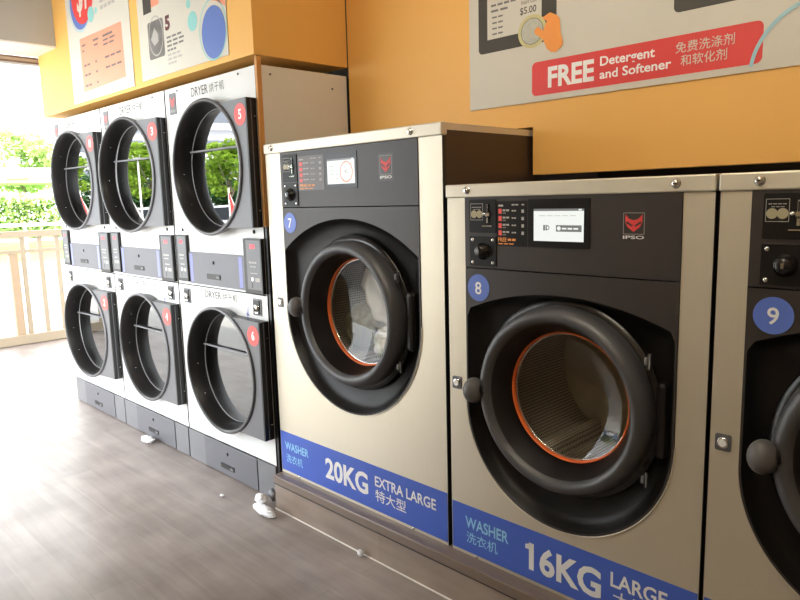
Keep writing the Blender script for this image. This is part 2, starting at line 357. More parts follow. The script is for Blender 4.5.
# ------------------------------------------------------------------ washers
def make_washer(left, W, H, p0, p1, pbot, ctl0, ctl1, cx, cz, ds, rec_top, rec_side, F, number, band_top, label, laundry=False):
    r = empty('washing_machine', (left, 0, ZB)); tag(r, label, 'washing machine')
    pr = (p1-p0)/2; pc = (p0+p1)/2; pz = pbot+pr
    semi = [(pc+pr*math.cos(a), pz+pr*math.sin(a)) for a in [PI+PI*i/40 for i in range(41)]]
    shape = [(p0, ctl1)]+semi+[(p1, ctl1)]
    # stainless shell
    c = MB()
    c.plate([(.001,.0),(W-.001,.0),(W-.001,H-.042),(.001,H-.042)], [shape], 0, .02, STEEL, BLACK)
    c.box(0, .004, .02, 1.0, 0, H-.042, WSIDE); c.box(W-.004, W, .02, 1.0, 0, H-.042, WSIDE); c.box(0, .0009, .0025, .0199, 0, H-.042, BLACK); c.box(W-.0009, W, .0025, .0199, 0, H-.042, BLACK)
    c.box(.004, W-.004, .98, 1.0, 0, H-.042, WSIDE); c.box(.004, W-.004, .02, .98, 0, .01, WSIDE)
    c.box(0, W, .024, 1.0, H-.024, H-.002, STEEL_TRIM); c.box(0, W, .024, 1.0, H-.042, H-.024, WSIDE)
    c.lathe([(pr-.001,0),(pr+.0004,-.004),(pr+.0022,-.0042),(pr+.0035,0)], pc, pz, STEEL_TRIM, 60, a0=PI, a1=2*PI)
    c.build('cabinet', r)
    t = MB().box(-.0015, W+.0015, -.007, .024, H-.041, H, STEEL_TRIM, bev=.004)
    t.build('top_trim', r)
    for bx in F['bolts']:
        k = MB().lathe([(0,-.016),(.006,-.016),(.0095,-.013),(.010,-.008),(.0125,-.0075),(.013,-.006)], bx, H-.0195, CHROME, 24)
        k.rect(bx-.005, bx+.005, H-.0205, H-.0185, -.0164, DARKTX); k.build('bolt', r)
    # control panel
    cp = MB().plate([(p0+.001,ctl0+.003),(p1-.001,ctl0+.003),(p1-.001,ctl1-.001),(p0+.001,ctl1-.001)], [], -.003, .02, PANEL)
    cpo = cp.build('control_panel', r)
    y = -.0032
    x0,x1,z0,z1 = F['coin']
    q = MB().plate(rrect(x0,x1,z0,z1,.004), [], y-.003, y, PANEL2); yy = y-.0034
    w_ = x1-x0; h_ = z1-z0
    q.frame(x0+.05*w_, x0+.52*w_, z0+.38*h_, z0+.88*h_, .0011, yy, GREYTL)
    for kx in (.18, .39): q.disc(x0+kx*w_, z0+.56*h_, .0115*w_/.1, yy-.0004, COIN, t=.0002)
    q.greek(x0+.10*w_, x0+.48*w_, z0+.76*h_, .0018, yy, GREYTL, 4).greek(x0+.16*w_, x0+.44*w_, z0+.70*h_, .0014, yy, GREYTL, 3)
    q.box(x0+.68*w_, x0+.74*w_, yy-.004, yy, z0+.30*h_, z0+.85*h_, CHROME); q.box(x0+.69*w_, x0+.73*w_, yy-.0044, yy, z0+.45*h_, z0+.82*h_, BLACK)
    q.box(x0+.52*w_, x0+.86*w_, yy-.003, yy, z0+.19*h_, z0+.22*h_, CHROME); q.sphere((x0+.60*w_, yy-.004, z0+.56*h_), .006, CHROME, 2)
    q.box(x0+.66*w_, x0+.80*w_, yy-.007, yy, z0+.50*h_, z0+.60*h_, CHROME)
    q.build('coin_slot', cpo)
    x0,x1,z0,z1 = F['knob']; w_ = x1-x0; h_ = z1-z0; mx = (x0+x1)/2; mz = (z0+z1)/2
    q = MB().plate(rrect(x0,x1,z0,z1,.003), [], y-.003, y, PANEL2)
    for ax in (x0+.12*w_, x1-.12*w_):
        for az in (z0+.12*h_, z1-.12*h_): q.sphere((ax, y-.003, az), .0062, CHROME, 2, (1,.6,1))
    q.lathe([(.026,-.003),(.026,-.007),(.020,-.012),(.018,-.022),(.014,-.026),(0,-.026)], mx, mz, BLACKG, 32, cy=y)
    q.box(mx-.003, mx+.003, y-.0275, y-.026, mz-.006, mz+.006, CHROME); q.box(mx-.021, mx-.017, y-.013, y-.0115, mz-.006, mz+.007, GREYTL)
    q.build('coin_return_knob', cpo)
    x0,x1,z0,z1 = F['card']; w_ = x1-x0; h_ = z1-z0
    q = MB().plate([(x0,z0),(x1,z0),(x1,z1),(x0,z1)], [], y-.0006, y, F['cardm']); yy = y-.0010
    X = lambda a: x0+a*w_; Z = lambda a: z0+a*h_
    for i in range(4):
        zz = .72-.16*i
        q.rect(X(.06), X(.17), Z(zz), Z(zz+.11), yy, REDB); q.greek(X(.2), X(.44), Z(zz+.055), .04*h_, yy, GREYTL, 2)
        q.greek(X(.2), X(.34), Z(zz+.0), .028*h_, yy, GREYTX, 1); q.greek(X(.5), X(.66), Z(zz+.05), .03*h_, yy, GREYTL, 2); q.rect(X(.82), X(.9), Z(zz+.02), Z(zz+.09), yy, GREYTL)
    q.greek(X(.06), X(.26), Z(.88), .04*h_, yy, GREYTL, 1).greek(X(.5), X(.74), Z(.9), .03*h_, yy, GREYTL, 2).greek(X(.82), X(.93), Z(.9), .03*h_, yy, GREYTL, 1)
    q.text('FREE', X(.05), X(.33), Z(.10), Z(.19), yy, ORPRINT, .02); q.greek(X(.37), X(.66), Z(.12), .05*h_, yy, ORPRINT, 2); q.greek(X(.06), X(.60), Z(.04), .025*h_, yy, ORPRINT, 3)
    q.build('price_card', cpo)
    x0,x1,z0,z1 = F['bezel']
    q = MB().plate(rrect(x0,x1,z0,z1,.003), [], y-.002, y, F['bezelm']); 
    a0,a1,c0,c1 = F['screen']; yy = y-.0024; w_ = a1-a0; h_ = c1-c0
    X = lambda a: a0+a*w_; Z = lambda a: c0+a*h_
    q.rect(a0,a1,c0,c1,yy,SCREEN); q.rect(a0,a1,Z(.93),c1,yy-.0003,SCRBAR); q.rect(X(.90),X(.96),Z(.945),Z(.985),yy-.0005,SCREEN)
    if F['scr'] == 'ring':
        q.ringf(X(.70), Z(.47), .30*h_*1.1, .345*h_*1.1, yy-.0004, SCROR, sx=1.05, sz=1.1)
        q.text('42', X(.64), X(.76), Z(.42), Z(.56), yy-.0004, SCRBAR)
        for i in range(4): q.rect(X(.12), X(.18), Z(.70-.17*i), Z(.75-.17*i), yy-.0004, SCRGRN); q.greek(X(.2), X(.42), Z(.71-.17*i), .02*h_, yy-.0004, GREYTL, 2)
    else:
        q.rect(X(.46),X(.96),Z(.30),Z(.50),yy-.0003,SCRBAR); q.disc(X(.52),Z(.40),.006,yy-.0010,SCREEN,t=.0002)
        q.greek(X(.58), X(.92), Z(.37), .05*h_, yy-.0008, SCREEN, 3)
        q.ringf(X(.29), Z(.42), .004, .0065, yy-.0004, SCRBAR); q.rect(X(.20),X(.24),Z(.33),Z(.50),yy-.0004,SCRBAR); q.rect(X(.25),X(.275),Z(.33),Z(.50),yy-.0004,SCRBAR)
        q.greek(X(.12), X(.88), Z(.78), .012*h_, yy-.0004, GREYTL, 5)
    q.build('touch_screen', cpo)
    x0,x1,z0,z1 = F['logo']; w_ = x1-x0; h_ = z1-z0
    q = MB()
    if F['scr'] == 'ring': q.rect(x0-.008,x1+.008,z0-.008,z1+.008,y-.0004,CARD)
    q.frame(x0,x1,z0+.18*h_,z1,.0012,y-.0008,GREYTL)
    emblem(q, x0+.10*w_, x1-.10*w_, z0+.27*h_, z0+.94*h_, y-.0012, RED, PANEL)
    q.text('IPSO', x0+.0*w_, x1-.0*w_, z0, z0+.13*h_, y-.0010, WHITE, .02)
    q.build('maker_emblem', cpo)
    # dark surround with the moulded dish behind the door
    N = 96
    Rarc = (pr**2+(rec_top-rec_side)**2)/(2*(rec_top-rec_side)); azc = rec_top-Rarc
    def outline(inset):
        out = []
        for i in range(N):
            a = 2*PI*(i+.5)/N; dx, dz = math.cos(a), math.sin(a); lo, hi = 0, 2.
            for _ in range(40):
                t_ = (lo+hi)/2; x = pc+dx*t_; z = pz+dz*t_
                ok = abs(x-pc) < pr-inset and (z > pz or math.hypot(x-pc, z-pz) < pr-inset) and math.hypot(x-pc, z-azc) < Rarc-inset
                if ok: lo = t_
                else: hi = t_
            out.append((pc+dx*lo, pz+dz*lo))
        return out
    A = outline(.007)
    lower = [(p0+.0012, ctl0-.001)]+[(pc+(pr-.0012)*math.cos(a), pz+(pr-.0012)*math.sin(a)) for a in [PI+PI*i/40 for i in range(41)]]+[(p1-.0012, ctl0-.001)]
    sr = MB().plate(lower, [A], -.003, .018, PANEL)
    loops = [(A, -.003), (outline(.012), .004), (outline(.022), .026), (outline(.045), .040), (outline(.09), .046), ([(cx+ds*.235*math.cos(2*PI*(i+.5)/N), cz+ds*.235*math.sin(2*PI*(i+.5)/N)) for i in range(N)], .05)]
    vs = []; fs = []
    for lp, yy in loops: vs += [(p[0], yy, p[1]) for p in lp]
    for j in range(len(loops)-1):
        for i in range(N): fs.append((j*N+i, j*N+(i+1) % N, (j+1)*N+(i+1) % N, (j+1)*N+i))
    sr.add(vs, fs, PANEL2, True)
    sr.build('door_surround', r)
    # number sticker
    sx, sz, srad = F['stick']
    q = MB().disc(sx, sz, srad, -.0044, BLUEB, t=.0010)
    q.text(number, sx-.0125, sx+.0125, sz-.021, sz+.019, -.0052, WHITE, .012); q.build('number_sticker', r)
    # key plate
    kx, kz = F['key']
    q = MB().plate(rrect(kx-.019,kx+.019,kz-.021,kz+.021,.005), [], -.003, 0, GREYP)
    q.lathe([(.014,-.003),(.014,-.006),(.011,-.007),(0,-.007)], kx, kz, CHROME, 24); q.disc(kx, kz, .0095, -.0080, WHITE, t=.0006); q.build('lock_plate', r)
    # drum
    q = MB().lathe([(.238*ds,.051),(.238*ds,.085),(.29*ds,.10),(.29*ds,.48)], 0, 0, STEELDRUM, 64)
    q.lathe([(.29*ds,.48),(.20*ds,.50),(.06*ds,.49),(0,.485)], 0, 0, DRUMBACK, 64)
    for k in range(3):
        a = PI/2+.5+k*2*PI/3; c_, s_ = math.cos(a), math.sin(a); tx, tz = -s_, c_
        v = []
        for yy in (.12, .46):
            for rr, tt in ((.289,.045),(.245,.012),(.245,-.012),(.289,-.045)): v.append((ds*(rr*c_+tt*tx), yy, ds*(rr*s_+tt*tz)))
        q.add(v, [(0,1,2,3),(7,6,5,4),(0,4,5,1),(1,5,6,2),(2,6,7,3)], STEELDRUM)
    q.build('drum', r, (cx,0,cz))
    # door
    d = MB()
    gr, gy = F['glass']
    prof = [(.232,.049),(.286,.045),(.291,.02),(.291,-.004),(.286,-.022),(.277,-.035),(.266,-.042),(.256,-.042),(.247,-.036),(.240,-.024),(gr+.010,gy-.018),(gr+.004,gy),(gr+.003,gy+.014)]
    d.lathe([(a*ds, yb) for a, yb in prof[:10]], cx, cz, RINGM, 96); d.lathe([(a*ds, yb) for a, yb in prof[9:]], cx, cz, BLACK, 96)
    d.lathe([(.285*ds,.040),(.307*ds,.038),(.312*ds,.030),(.308*ds,.022),(.285*ds,.020)], cx, cz, BLACKG, 96)
    do = d.build('door', r)
    g = MB().lathe([((gr+.0025)*ds,gy),((gr+.001)*ds,gy-.003),((gr-.0025)*ds,gy-.001),((gr-.0035)*ds,gy+.012),(gr*ds,gy+.016)], cx, cz, ORANGE, 96); g.build('door_gasket', do)
    g = MB().lathe([(gr*ds-.003,gy+.011),(.17*ds,gy+.030),(.12*ds,gy+.044),(.06*ds,gy+.052),(0,gy+.055)], cx, cz, GLASS_W, 72)
    g.lathe([(gr*ds-.004,gy+.012),(gr*ds-.006,gy+.011),(gr*ds-.007,gy+.014)], cx, cz, CHROME, 72); g.build('door_glass', do)
    # ball handle
    kx = cx-.293*ds; kzz = cz-F.get('kdz',.012)
    h = MB().tube([(cx-.262*ds, -.030, cz-.004),(cx-.285*ds,-.034,cz-.008),(kx,-.036,kzz)], [.020,.022,.023], BLACK, 16)
    h.sphere((kx-.006,-.040,kzz), .037, KNOBM, 3, (.92,1,1.12)); h.build('handle', do)
    # hinge housing and two chrome hinges
    hx = cx+.300*ds
    q = MB().box(hx-.008, min(hx+.030, p1-.030), .008, .044, cz-.11*ds, cz+.11*ds, BLACK, bev=.014); q.build('hinge_housing', r)
    for sgn in (1, -1):
        q = MB().box(hx-.030*ds, hx-.020*ds, -.018, -.004, cz+sgn*.168*ds-.011, cz+sgn*.168*ds+.011, GREYL, bev=.004)
        q.tube([(hx-.016,-.010,cz+sgn*.168*ds-.020),(hx-.016,-.010,cz+sgn*.168*ds+.020)], .006, BLACK, 10); q.build('hinge', r)
    # blue band
    bd = MB().rect(.004, W-.003, .012, band_top, -.0012, BAND)
    bd.box(.004, W-.003, -.0011, -.0001, .012, band_top, BAND)
    bo = bd.build('capacity_band', r)
    q = MB()
    for (s_, x0, x1, z0, z1, m_, bold) in F['text']:
        if s_ == '16KG': q.plate([(x0-.014,z1-ZB-.026),(x0+.004,z1-ZB-.026),(x0+.004,z1-ZB),(x0-.002,z1-ZB-.008),(x0-.014,z1-ZB-.012)], [], -.0020, -.0017, m_)
        q.text(s_, x0, x1, z0-ZB, z1-ZB, -.0020, m_, bold)
    q.build('lettering', bo)
    for sx in (.13, .83):
        MB().sphere((W*sx, -.001, .006), .0055, CHROME, 2, (1,.5,1)).build('screw', r)
    return r

L7 = -.692
F7 = dict(glass=(.217,.060), kdz=-.006, bolts=[.055,.868], coin=(.130,.226,1.292,1.403), knob=(.130,.226,1.194,1.288), card=(.232,.398,1.256,1.391), cardm=mat('price_card_mid_grey',(.12,.11,.115),.45), bezel=(.404,.590,1.258,1.392), bezelm=BLACK,
    screen=(.420,.579,1.275,1.368), scr='ring', logo=(.712,.772,1.285,1.365), stick=(.160,1.126,.042), key=(.057,.783),
    text=[('WASHER',.036,.207,.277,.314,CYANP,.018),('洗衣机',.041,.162,.218,.258,CYANP,.004),('20KG',.322,.588,.222,.314,WHITE,.03),('EXTRA LARGE',.629,.948,.276,.318,WHITE,.02),('特大型',.630,.797,.216,.264,WHITE,.008)])
w7 = make_washer(L7, 1.004, 1.455, .108, .897, .377, 1.188, 1.413, .519, .778, .975, 1.151, 1.016, F7, '7', .195,
    'tall steel washer numbered 7 with 20KG EXTRA LARGE on its blue band')
L8 = .329
F8 = dict(glass=(.203,.042), bolts=[.087,.749], coin=(.097,.200,1.103,1.205), knob=(.097,.200,.999,1.092), card=(.202,.312,1.064,1.199), cardm=PANEL2, bezel=(.316,.516,1.064,1.203), bezelm=PANEL2,
    screen=(.336,.498,1.083,1.175), scr='menu', logo=(.612,.670,1.095,1.163), stick=(.129,.929,.043), key=(.033,.603),
    text=[('WASHER',.062,.241,.263,.304,CYANP,.018),('洗衣机',.066,.197,.210,.250,CYANP,.004),('16KG',.320,.568,.208,.302,WHITE,.03),('LARGE',.597,.762,.266,.312,WHITE,.02),('大型',.605,.715,.212,.258,WHITE,.008)])
w8 = make_washer(L8, .8425, 1.2535, .075, .766, .212, .990, 1.217, .4235, .616, .965, .934, .862, F8, '8', .180,
    'steel washer numbered 8 with a lit white screen and 16KG on its blue band')
F9 = dict(F8)
w9 = make_washer(1.181, .8425, 1.2535, .070, .766, .212, .990, 1.217, .4235, .616, .965, .934, .862, F9, '9', .180,
    'steel washer numbered 9 at the right edge, mostly cut off')

# laundry in washer 7
def crumple(c, r, m, sc, seed, name, label, grp=None):
    rr = random.Random(seed); ph = [(rr.uniform(3,9), rr.uniform(0,6), Vector((rr.uniform(-1,1),rr.uniform(-1,1),rr.uniform(-1,1)))) for _ in range(9)]
    def f(v):
        k = 1
        for fr, p, d in ph: k += .07*abs(math.sin(fr*v.dot(d)+p))
        return k-.2
    o = MB().sphere((0,0,0), r, m, 4, sc, f).build(name, None, c); tag(o, label, 'clothing', grp); return o
cx7 = L7+.512; cz7 = ZB+.78
crumple((-.338,.225,.835), .080, CLOTHM, (1,.8,1.1), 3, 'garment', 'mottled grey-green garment at the bottom of the drum behind the number 7 door')
crumple((-.200,.235,1.025), .098, CLOTHW, (1.05,.75,1.35), 5, 'garment', 'large white garment hanging in the drum behind the number 7 door')
crumple((-.130,.215,.795), .085, CLOTHW, (1.15,.8,.85), 9, 'garment', 'small cream garment low in the drum behind the number 7 door')

# ------------------------------------------------------------------ stacked dryers
DRW = .8245
def make_dryer(left, nums, label, ajar=(0,0)):
    r = empty('stacked_dryer', (left, 0, 0)); tag(r, label, 'dryer')
    cx = .456; zu, zl = 1.54, .575
    c = MB()
    c.plate([(.004,.968),(DRW,.968),(DRW,1.95),(.004,1.95)], [circ(cx,zu,.286)], 0, .018, WHITEP, BLACK)
    c.plate([(.004,.172),(DRW,.172),(DRW,.963),(.004,.963)], [circ(cx,zl,.286)], 0, .018, WHITEP, BLACK)
    c.box(0,.004,.018,.95,.0,1.95,DARKIN); c.box(DRW-.004,DRW,.018,.95,0,1.95,DARKIN); c.box(.004,DRW-.004,.018,.95,1.944,1.95,SIDEP); c.box(.004,DRW-.004,.94,.95,0,1.944,SIDEP)
    c.box(.004,DRW-.004,.02,.04,.955,.975,BLACK)
    for sx in (.135,.695):
        c.lathe([(.0055,0),(.005,-.003),(0,-.004)], sx, 1.932, GREYP, 12)
        c.lathe([(.009,0),(.008,-.004),(0,-.005)], sx-.045 if sx < .4 else sx+.055, 1.247, BLACK, 12)
    c.build('cabinet', r)
    # lettering and maker plate on the front
    for z0, z1 in ((1.885,1.926), (.915,.948)):
        q = MB().text('DRYER', .275, .43, z0, z1, -.0012, DARKTX, -.002).text('烘干机', .445, .575, z0, z1, -.0012, DARKTX, -.006); q.build('lettering', r)
    q = MB().box(.052,.116,-.003,0,1.822,1.925,DOORPL); emblem(q,.062,.106,1.855,1.908,-.0038,REDB,DOORPL); q.text('IPSO',.060,.108,1.832,1.845,-.0036,GREYTL,.01); q.build('maker_plate', r)
    for zc, num, aj in ((zu, nums[0], ajar[0]), (zl, nums[1], ajar[1])):
        q = MB().lathe([(.287,.019),(.30,.05),(.33,.06),(.33,.60),(.25,.64),(0,.64)], cx, zc, DRYDRUM, 48)
        q.build('drum', r)
        d = MB()
        # square hinge side of the door, with its black edge
        px = .8225
        out = [(cx+.10,zc-.272),(px,zc-.272),(px,zc+.276),(cx+.10,zc+.276)]
        arc = [(cx+.295*math.cos(a), zc+.295*math.sin(a)) for a in [PI*.39-PI*.78*i/24 for i in range(25)]]
        d.plate([(px,zc-.272),(px,zc+.276)]+arc, [], -.050, -.001, DOORPL, BLACK)
        d.box(px-.008, px+.003, -.0515, -.047, zc-.272, zc+.276, BLACK); d.box(px-.002, px+.0025, -.030, -.026, zc-.27, zc+.27, GREYP)
        for hz in (-.2,.2): d.sphere((px+.002,-.012,zc+hz), .004, CHROME, 1)
        d.lathe([(.300,-.0005),(.307,-.025),(.312,-.048)], cx, zc, BLACK, 80)
        d.lathe([(.312,-.048),(.3135,-.054),(.311,-.059),(.306,-.061),(.300,-.061)], cx, zc, DRING, 80); d.lathe([(.300,-.061),(.295,-.056)], cx, zc, BLACK, 80)
        d.lathe([(.295,-.056),(.288,-.042),(.281,-.01),(.277,.028)], cx, zc, BLACK, 80)
        for a in (PI*.8, PI*1.02, PI*1.2): d.sphere((cx+.283*math.cos(a), -.012, zc+.283*math.sin(a)), .0035, CHROME, 1)
        do = d.build('door', r)
        g = MB().lathe([(0,.026),(.268,.026)], cx, zc, GLASS_D, 64, smooth=False); g.build('door_glass', do)
        g = MB().lathe([(.2765,.027),(.274,.022),(.270,.0255)], cx, zc, DRING, 64); g.build('glass_rim', do)
        g = MB().box(cx-.253, cx+.253, .008, .022, zc+.084, zc+.093, GREYL, bev=.003); g.build('glass_bar', do)
        g = MB().disc(.772, zc+.210, .046, -.0518, REDB, t=.0012); g.text(num, .760, .784, zc+.190, zc+.232, -.0524, WHITE, .02); g.build('number_sticker', do)
        if aj:
            M_ = Matrix.Rotation(math.radians(aj), 4, 'Z'); hp = Vector((px,0,0)); do.location = hp-M_ @ hp; do.rotation_euler = (0,0,math.radians(aj))
    # coin panels and the drawer between them
    for x0, x1, z0, z1 in ((.036,.146,.984,1.222), (.680,.822,.972,1.218)):
        q = MB().box(x0, x1, -.018, 0, z0, z1, BLACK); w_ = x1-x0; h_ = z1-z0
        q.rect(x0+.16*w_, x1-.06*w_, z0+.07*h_, z1-.03*h_, -.0184, DOORPL)
        X = lambda a: x0+a*w_; Z = lambda a: z0+a*h_
        q.rect(X(.38), X(.66), Z(.82), Z(.89), -.0190, LEDR); q.greek(X(.3),X(.75),Z(.55),.008,-.0190,GREYTL,3); q.greek(X(.35),X(.7),Z(.48),.006,-.0190,GREYTL,2)
        q.greek(X(.36),X(.84),Z(.36),.005,-.0190,GREYTL,1); q.disc(X(.45),Z(.26),.008,-.0192,CHROME,t=.0004); q.rect(X(.60),X(.86),Z(.22),Z(.29),-.0190,GREYTL)
        q.rect(X(.4),X(.46),Z(.10),Z(.2),-.0190,BLACK)
        q.build('coin_panel', r)
    def drawer(x0, x1, z0, z1, stripes):
        q = MB().box(x0, x1, -.010, 0, z0, z1, GREYP, bev=.0015)
        if stripes: q.rect(x0+.012,x0+.040,z0+.01,z1-.008,-.0106,BLUEST); q.rect(x1-.055,x1-.025,z0+.01,z1-.008,-.0106,BLUEST)
        o = q.build('lint_drawer', r); mx = (x0+x1)/2-.02; zm = (z0+z1)/2
        MB().plate(rrect(mx-.068, mx+.060, zm-.048, zm-.022, .006), [], -.0125, -.0101, BLACK).box(mx+.022, mx+.052, -.0140, -.0125, zm-.041, zm-.031, GREYL, bev=.002).build('pull_slot', o)
        MB().lathe([(.008,-.010),(.008,-.014),(0,-.0145)], mx, zm+.034, BLACK, 16).build('keyhole', o)
    drawer(.150, .676, .978, 1.138, True)
    drawer(.178, .672, .008, .168, False)
    MB().box(.002,.176,-.006,.02,.004,.168,GREYL).build('base_panel', r); MB().box(.674,DRW-.002,-.006,.02,.004,.168,GREYL).build('base_panel', r)
    for x0 in (.060, .712):
        q = MB().box(x0,x0+.066,-.005,0,.868,.945,GREYL,bev=.002); q.box(x0+.008,x0+.056,-.009,-.005,.875,.938,BLACK); q.lathe([(.017,-.009),(.015,-.016),(0,-.017)], x0+.036, .905, CHROME, 16); q.box(x0+.024,x0+.048,-.012,-.009,.880,.886,CHROME); q.build('coin_slot', r)
    MB().add([(.655,-.001,.865),(.662,-.001,.90),(.668,-.001,.90),(.662,-.001,.862),(.672,-.001,.866),(.655,-.001,.85),(.645,-.001,.872)], [(0,1,2,3),(4,5,6)], BLUEST).build('arrow_sticker', r)
    return r
make_dryer(-3.2247, ('1','2'), 'white stacked dryer with doors numbered 1 and 2, farthest left', (2.5,3))
make_dryer(-2.393, ('3','4'), 'white stacked dryer with doors numbered 3 and 4, middle of the row', (3.5,0))
make_dryer(-1.561, ('5','6'), 'white stacked dryer with doors numbered 5 and 6, nearest the steel washers')
# end panel of the dryer row seen above the washer
ep = MB().box(-.7255, -.713, .0185, .488, 0, 1.95, SIDEP).build('end_panel'); tag(ep, 'plain beige side panel at the end of the dryer row', 'panel')
for (y_, z_) in ((.06,1.915),(.40,1.885)):
    MB().tube([(-.712,y_,z_),(-.7095,y_,z_)], .005, GREYP, 10).build('screw', ep)

# ------------------------------------------------------------------ posters
Y = DW
def arcband(mb, cx, cz, R, w, a0, a1, y, m, n=40, sx=1):
    vs = []
    for i in range(n+1):
        a = a0+(a1-a0)*i/n; vs += [(cx+sx*(R-w/2)*math.cos(a), y, cz+(R-w/2)*math.sin(a)), (cx+sx*(R+w/2)*math.cos(a), y, cz+(R+w/2)*math.sin(a))]
    mb.add(vs, [(2*i, 2*i+1, 2*i+3, 2*i+2) for i in range(n)], m)
p = MB().box(.033, 1.95, Y-.006, Y-.0002, 1.714, 2.50, CREAM); po = p.build('wall_poster'); tag(po, 'wide cream poster with a red FREE Detergent and Softener banner above the washers', 'poster')
q = MB(); y0 = Y-.0066
q.plate(rrect(.079,.425,1.918,2.30,.018), [], y0, y0+.0004, DARKTX); q.rect(.122,.364,1.966,2.28,y0-.0005,CREAM)
q.rect(.122,.364,2.112,2.28,y0-.0008,DARKTX)
q.greek(.14,.26,2.082,.008,y0-.0008,GREYTX,4).greek(.14,.225,2.062,.008,y0-.0008,GREYTX,2)
for i in range(4): q.greek(.145,.20,2.040-.020*i,.006,y0-.0008,GREYTX,2)
q.text('Insert Coin', .278, .345, 2.062, 2.076, y0-.0008, DARKTX, 0); q.text('$5.00', .272, .342, 2.024, 2.052, y0-.0008, DARKTX, .01)
q.disc(.325,1.962,.061,y0-.0016,GOLD,t=.0003,rz=.058); q.disc(.325,1.962,.046,y0-.0021,SILV,t=.0003,rz=.043)
q.ringf(.325,1.962,.0455,.048,y0-.0026,GREYTX,sx=1,sz=.95)
hand = [(.335,1.962),(.350,1.974),(.372,1.955),(.388,1.985),(.368,2.000),(.400,2.012),(.425,2.000),(.440,1.985),(.444,1.935),(.454,1.905),(.450,1.890),(.425,1.874),(.405,1.878),(.388,1.892),(.372,1.925),(.350,1.942),(.337,1.952)]
q.plate(hand[::-1], [], y0-.0030, y0-.0026, ORPRINT)
q.plate(rrect(.842,1.30,1.920,2.26,.018), [], y0, y0+.0004, DARKTX)
q.greek(.53,.56,2.035,.004,y0,GREYTX,2)
q.build('printed_pictures', po)
q = MB().plate(rrect(.324,1.103,1.734,1.852,.018), [], y0, y0+.0004, RED); yb = y0-.0006
q.text('FREE', .392,.574,1.756,1.828,yb,WHITE,.035); q.text('Detergent', .596,.786,1.791,1.831,yb,WHITE,.02); q.text('and Softener',.595,.840,1.758,1.788,yb,WHITE,.02)
q.text('免费洗涤剂', .852,1.026,1.799,1.832,yb,CREAM,.004); q.text('和软化剂', .869,1.006,1.759,1.792,yb,CREAM,.004)
q.build('banner', po)
q = MB(); arcband(q, 1.262, 1.70, .190, .011, PI*.48, PI*.955, yb-.0006, SKYP); q.build('printed_arc', po)

Y = -.02; y0 = Y-.0046
p = MB().box(-2.712,-1.840,Y-.004,Y-.0002,2.006,2.78,CREAM); po = p.build('wall_poster'); tag(po, 'cream poster with a salmon price table and red disc, left one above the dryers', 'poster')
q = MB(); q.disc(-2.485,2.568,.155,y0,BLUEP,t=.0003); q.disc(-2.445,2.60,.163,y0-.0006,RED,t=.0003)
q.ringf(-2.49,2.568,.160,.168,y0,SKYP)
q.text('$1', -2.53,-2.36,2.485,2.68,y0-.0012,CREAM,.03,shear=.2)
q.disc(-2.338,2.468,.043,y0-.0012,TEALP,t=.0003); q.disc(-2.262,2.475,.018,y0,TEALP,t=.0003)
q.greek(-2.20,-1.98,2.50,.020,y0,GREYTL,4).greek(-2.20,-1.99,2.465,.020,y0,GREYTL,4)
q.build('printed_discs', po)
q = MB().plate([(-2.537,2.058),(-1.937,2.068),(-1.945,2.355),(-2.537,2.365)], [], y0, y0+.0004, SALMON); yb = y0-.0006
q.greek(-2.51,-2.44,2.315,.012,yb,GREYTX,1).greek(-2.34,-2.24,2.318,.012,yb,GREYTX,1).greek(-2.20,-2.03,2.318,.012,yb,GREYTX,1)
q.greek(-2.33,-2.26,2.292,.010,yb,GREYTX,1).greek(-2.20,-2.02,2.295,.010,yb,GREYTX,2).greek(-2.20,-2.04,2.272,.010,yb,GREYTX,2).greek(-2.51,-2.47,2.285,.010,yb,GREYTX,1)
for zz in (2.20,2.145,2.085):
    q.greek(-2.50,-2.40,zz,.012,yb,GREYTX,2).greek(-2.33,-2.30,zz,.012,yb,GREYTX,1)
    if zz > 2.1: q.greek(-2.19,-1.96,zz+.002,.011,yb,GREYTX,3)
q.build('price_table', po)
p = MB().box(-1.742,-.893,Y-.004,Y-.0002,2.014,2.78,CREAM); po = p.build('wall_poster'); tag(po, 'cream poster with step 5 photo and blue blob, right one above the dryers', 'poster')
q = MB()
q.plate(rrect(-1.640,-1.472,2.104,2.284,.015), [], y0, y0+.0004, PHOTOG); q.ringf(-1.555,2.21,.085,.092,y0-.0004,GREYTL,sx=.85,sz=1.05)
q.plate([(-1.61,2.20),(-1.575,2.165),(-1.53,2.18),(-1.53,2.215),(-1.565,2.25)][::1], [], y0-.0010, y0-.0006, GREYTL)
q.rect(-1.675,-1.585,2.330,2.56,y0,DARKTX); q.rect(-1.585,-1.50,2.350,2.56,y0,SALMON)
q.build('printed_photos', po)
q = MB().text('5', -1.453,-1.402,2.213,2.283,y0,mat('maroon_print',(.12,.03,.035),.5),.05)
for i, (a, b_) in enumerate(((-1.445,-1.285),(-1.445,-1.262),(-1.445,-1.268),(-1.445,-1.35))): q.greek(a,b_,2.176-.020*i,.009,y0,GREYTX,3)
for i, (a, b_) in enumerate(((-1.445,-1.310),(-1.445,-1.295),(-1.445,-1.355))): q.greek(a,b_,2.094-.020*i,.010,y0,GREYTL,3)
q.build('printed_steps', po)
q = MB().disc(-1.185,2.209,.044,y0,TEALP,t=.0003); q.disc(-1.213,2.290,.020,y0,TEALP,t=.0003)
q.ringf(-1.010,2.140,.125,.132,y0,TEALP,sx=.9,sz=1.0); q.disc(-1.005,2.128,.102,y0-.0008,BLUEP,t=.0003,rz=.112)
q.plate([(-.97,2.252),(-.895,2.215),(-.895,2.42),(-1.0,2.42),(-1.02,2.265)], [], y0, y0+.0003, SALMON)
q.build('printed_bubbles', po)

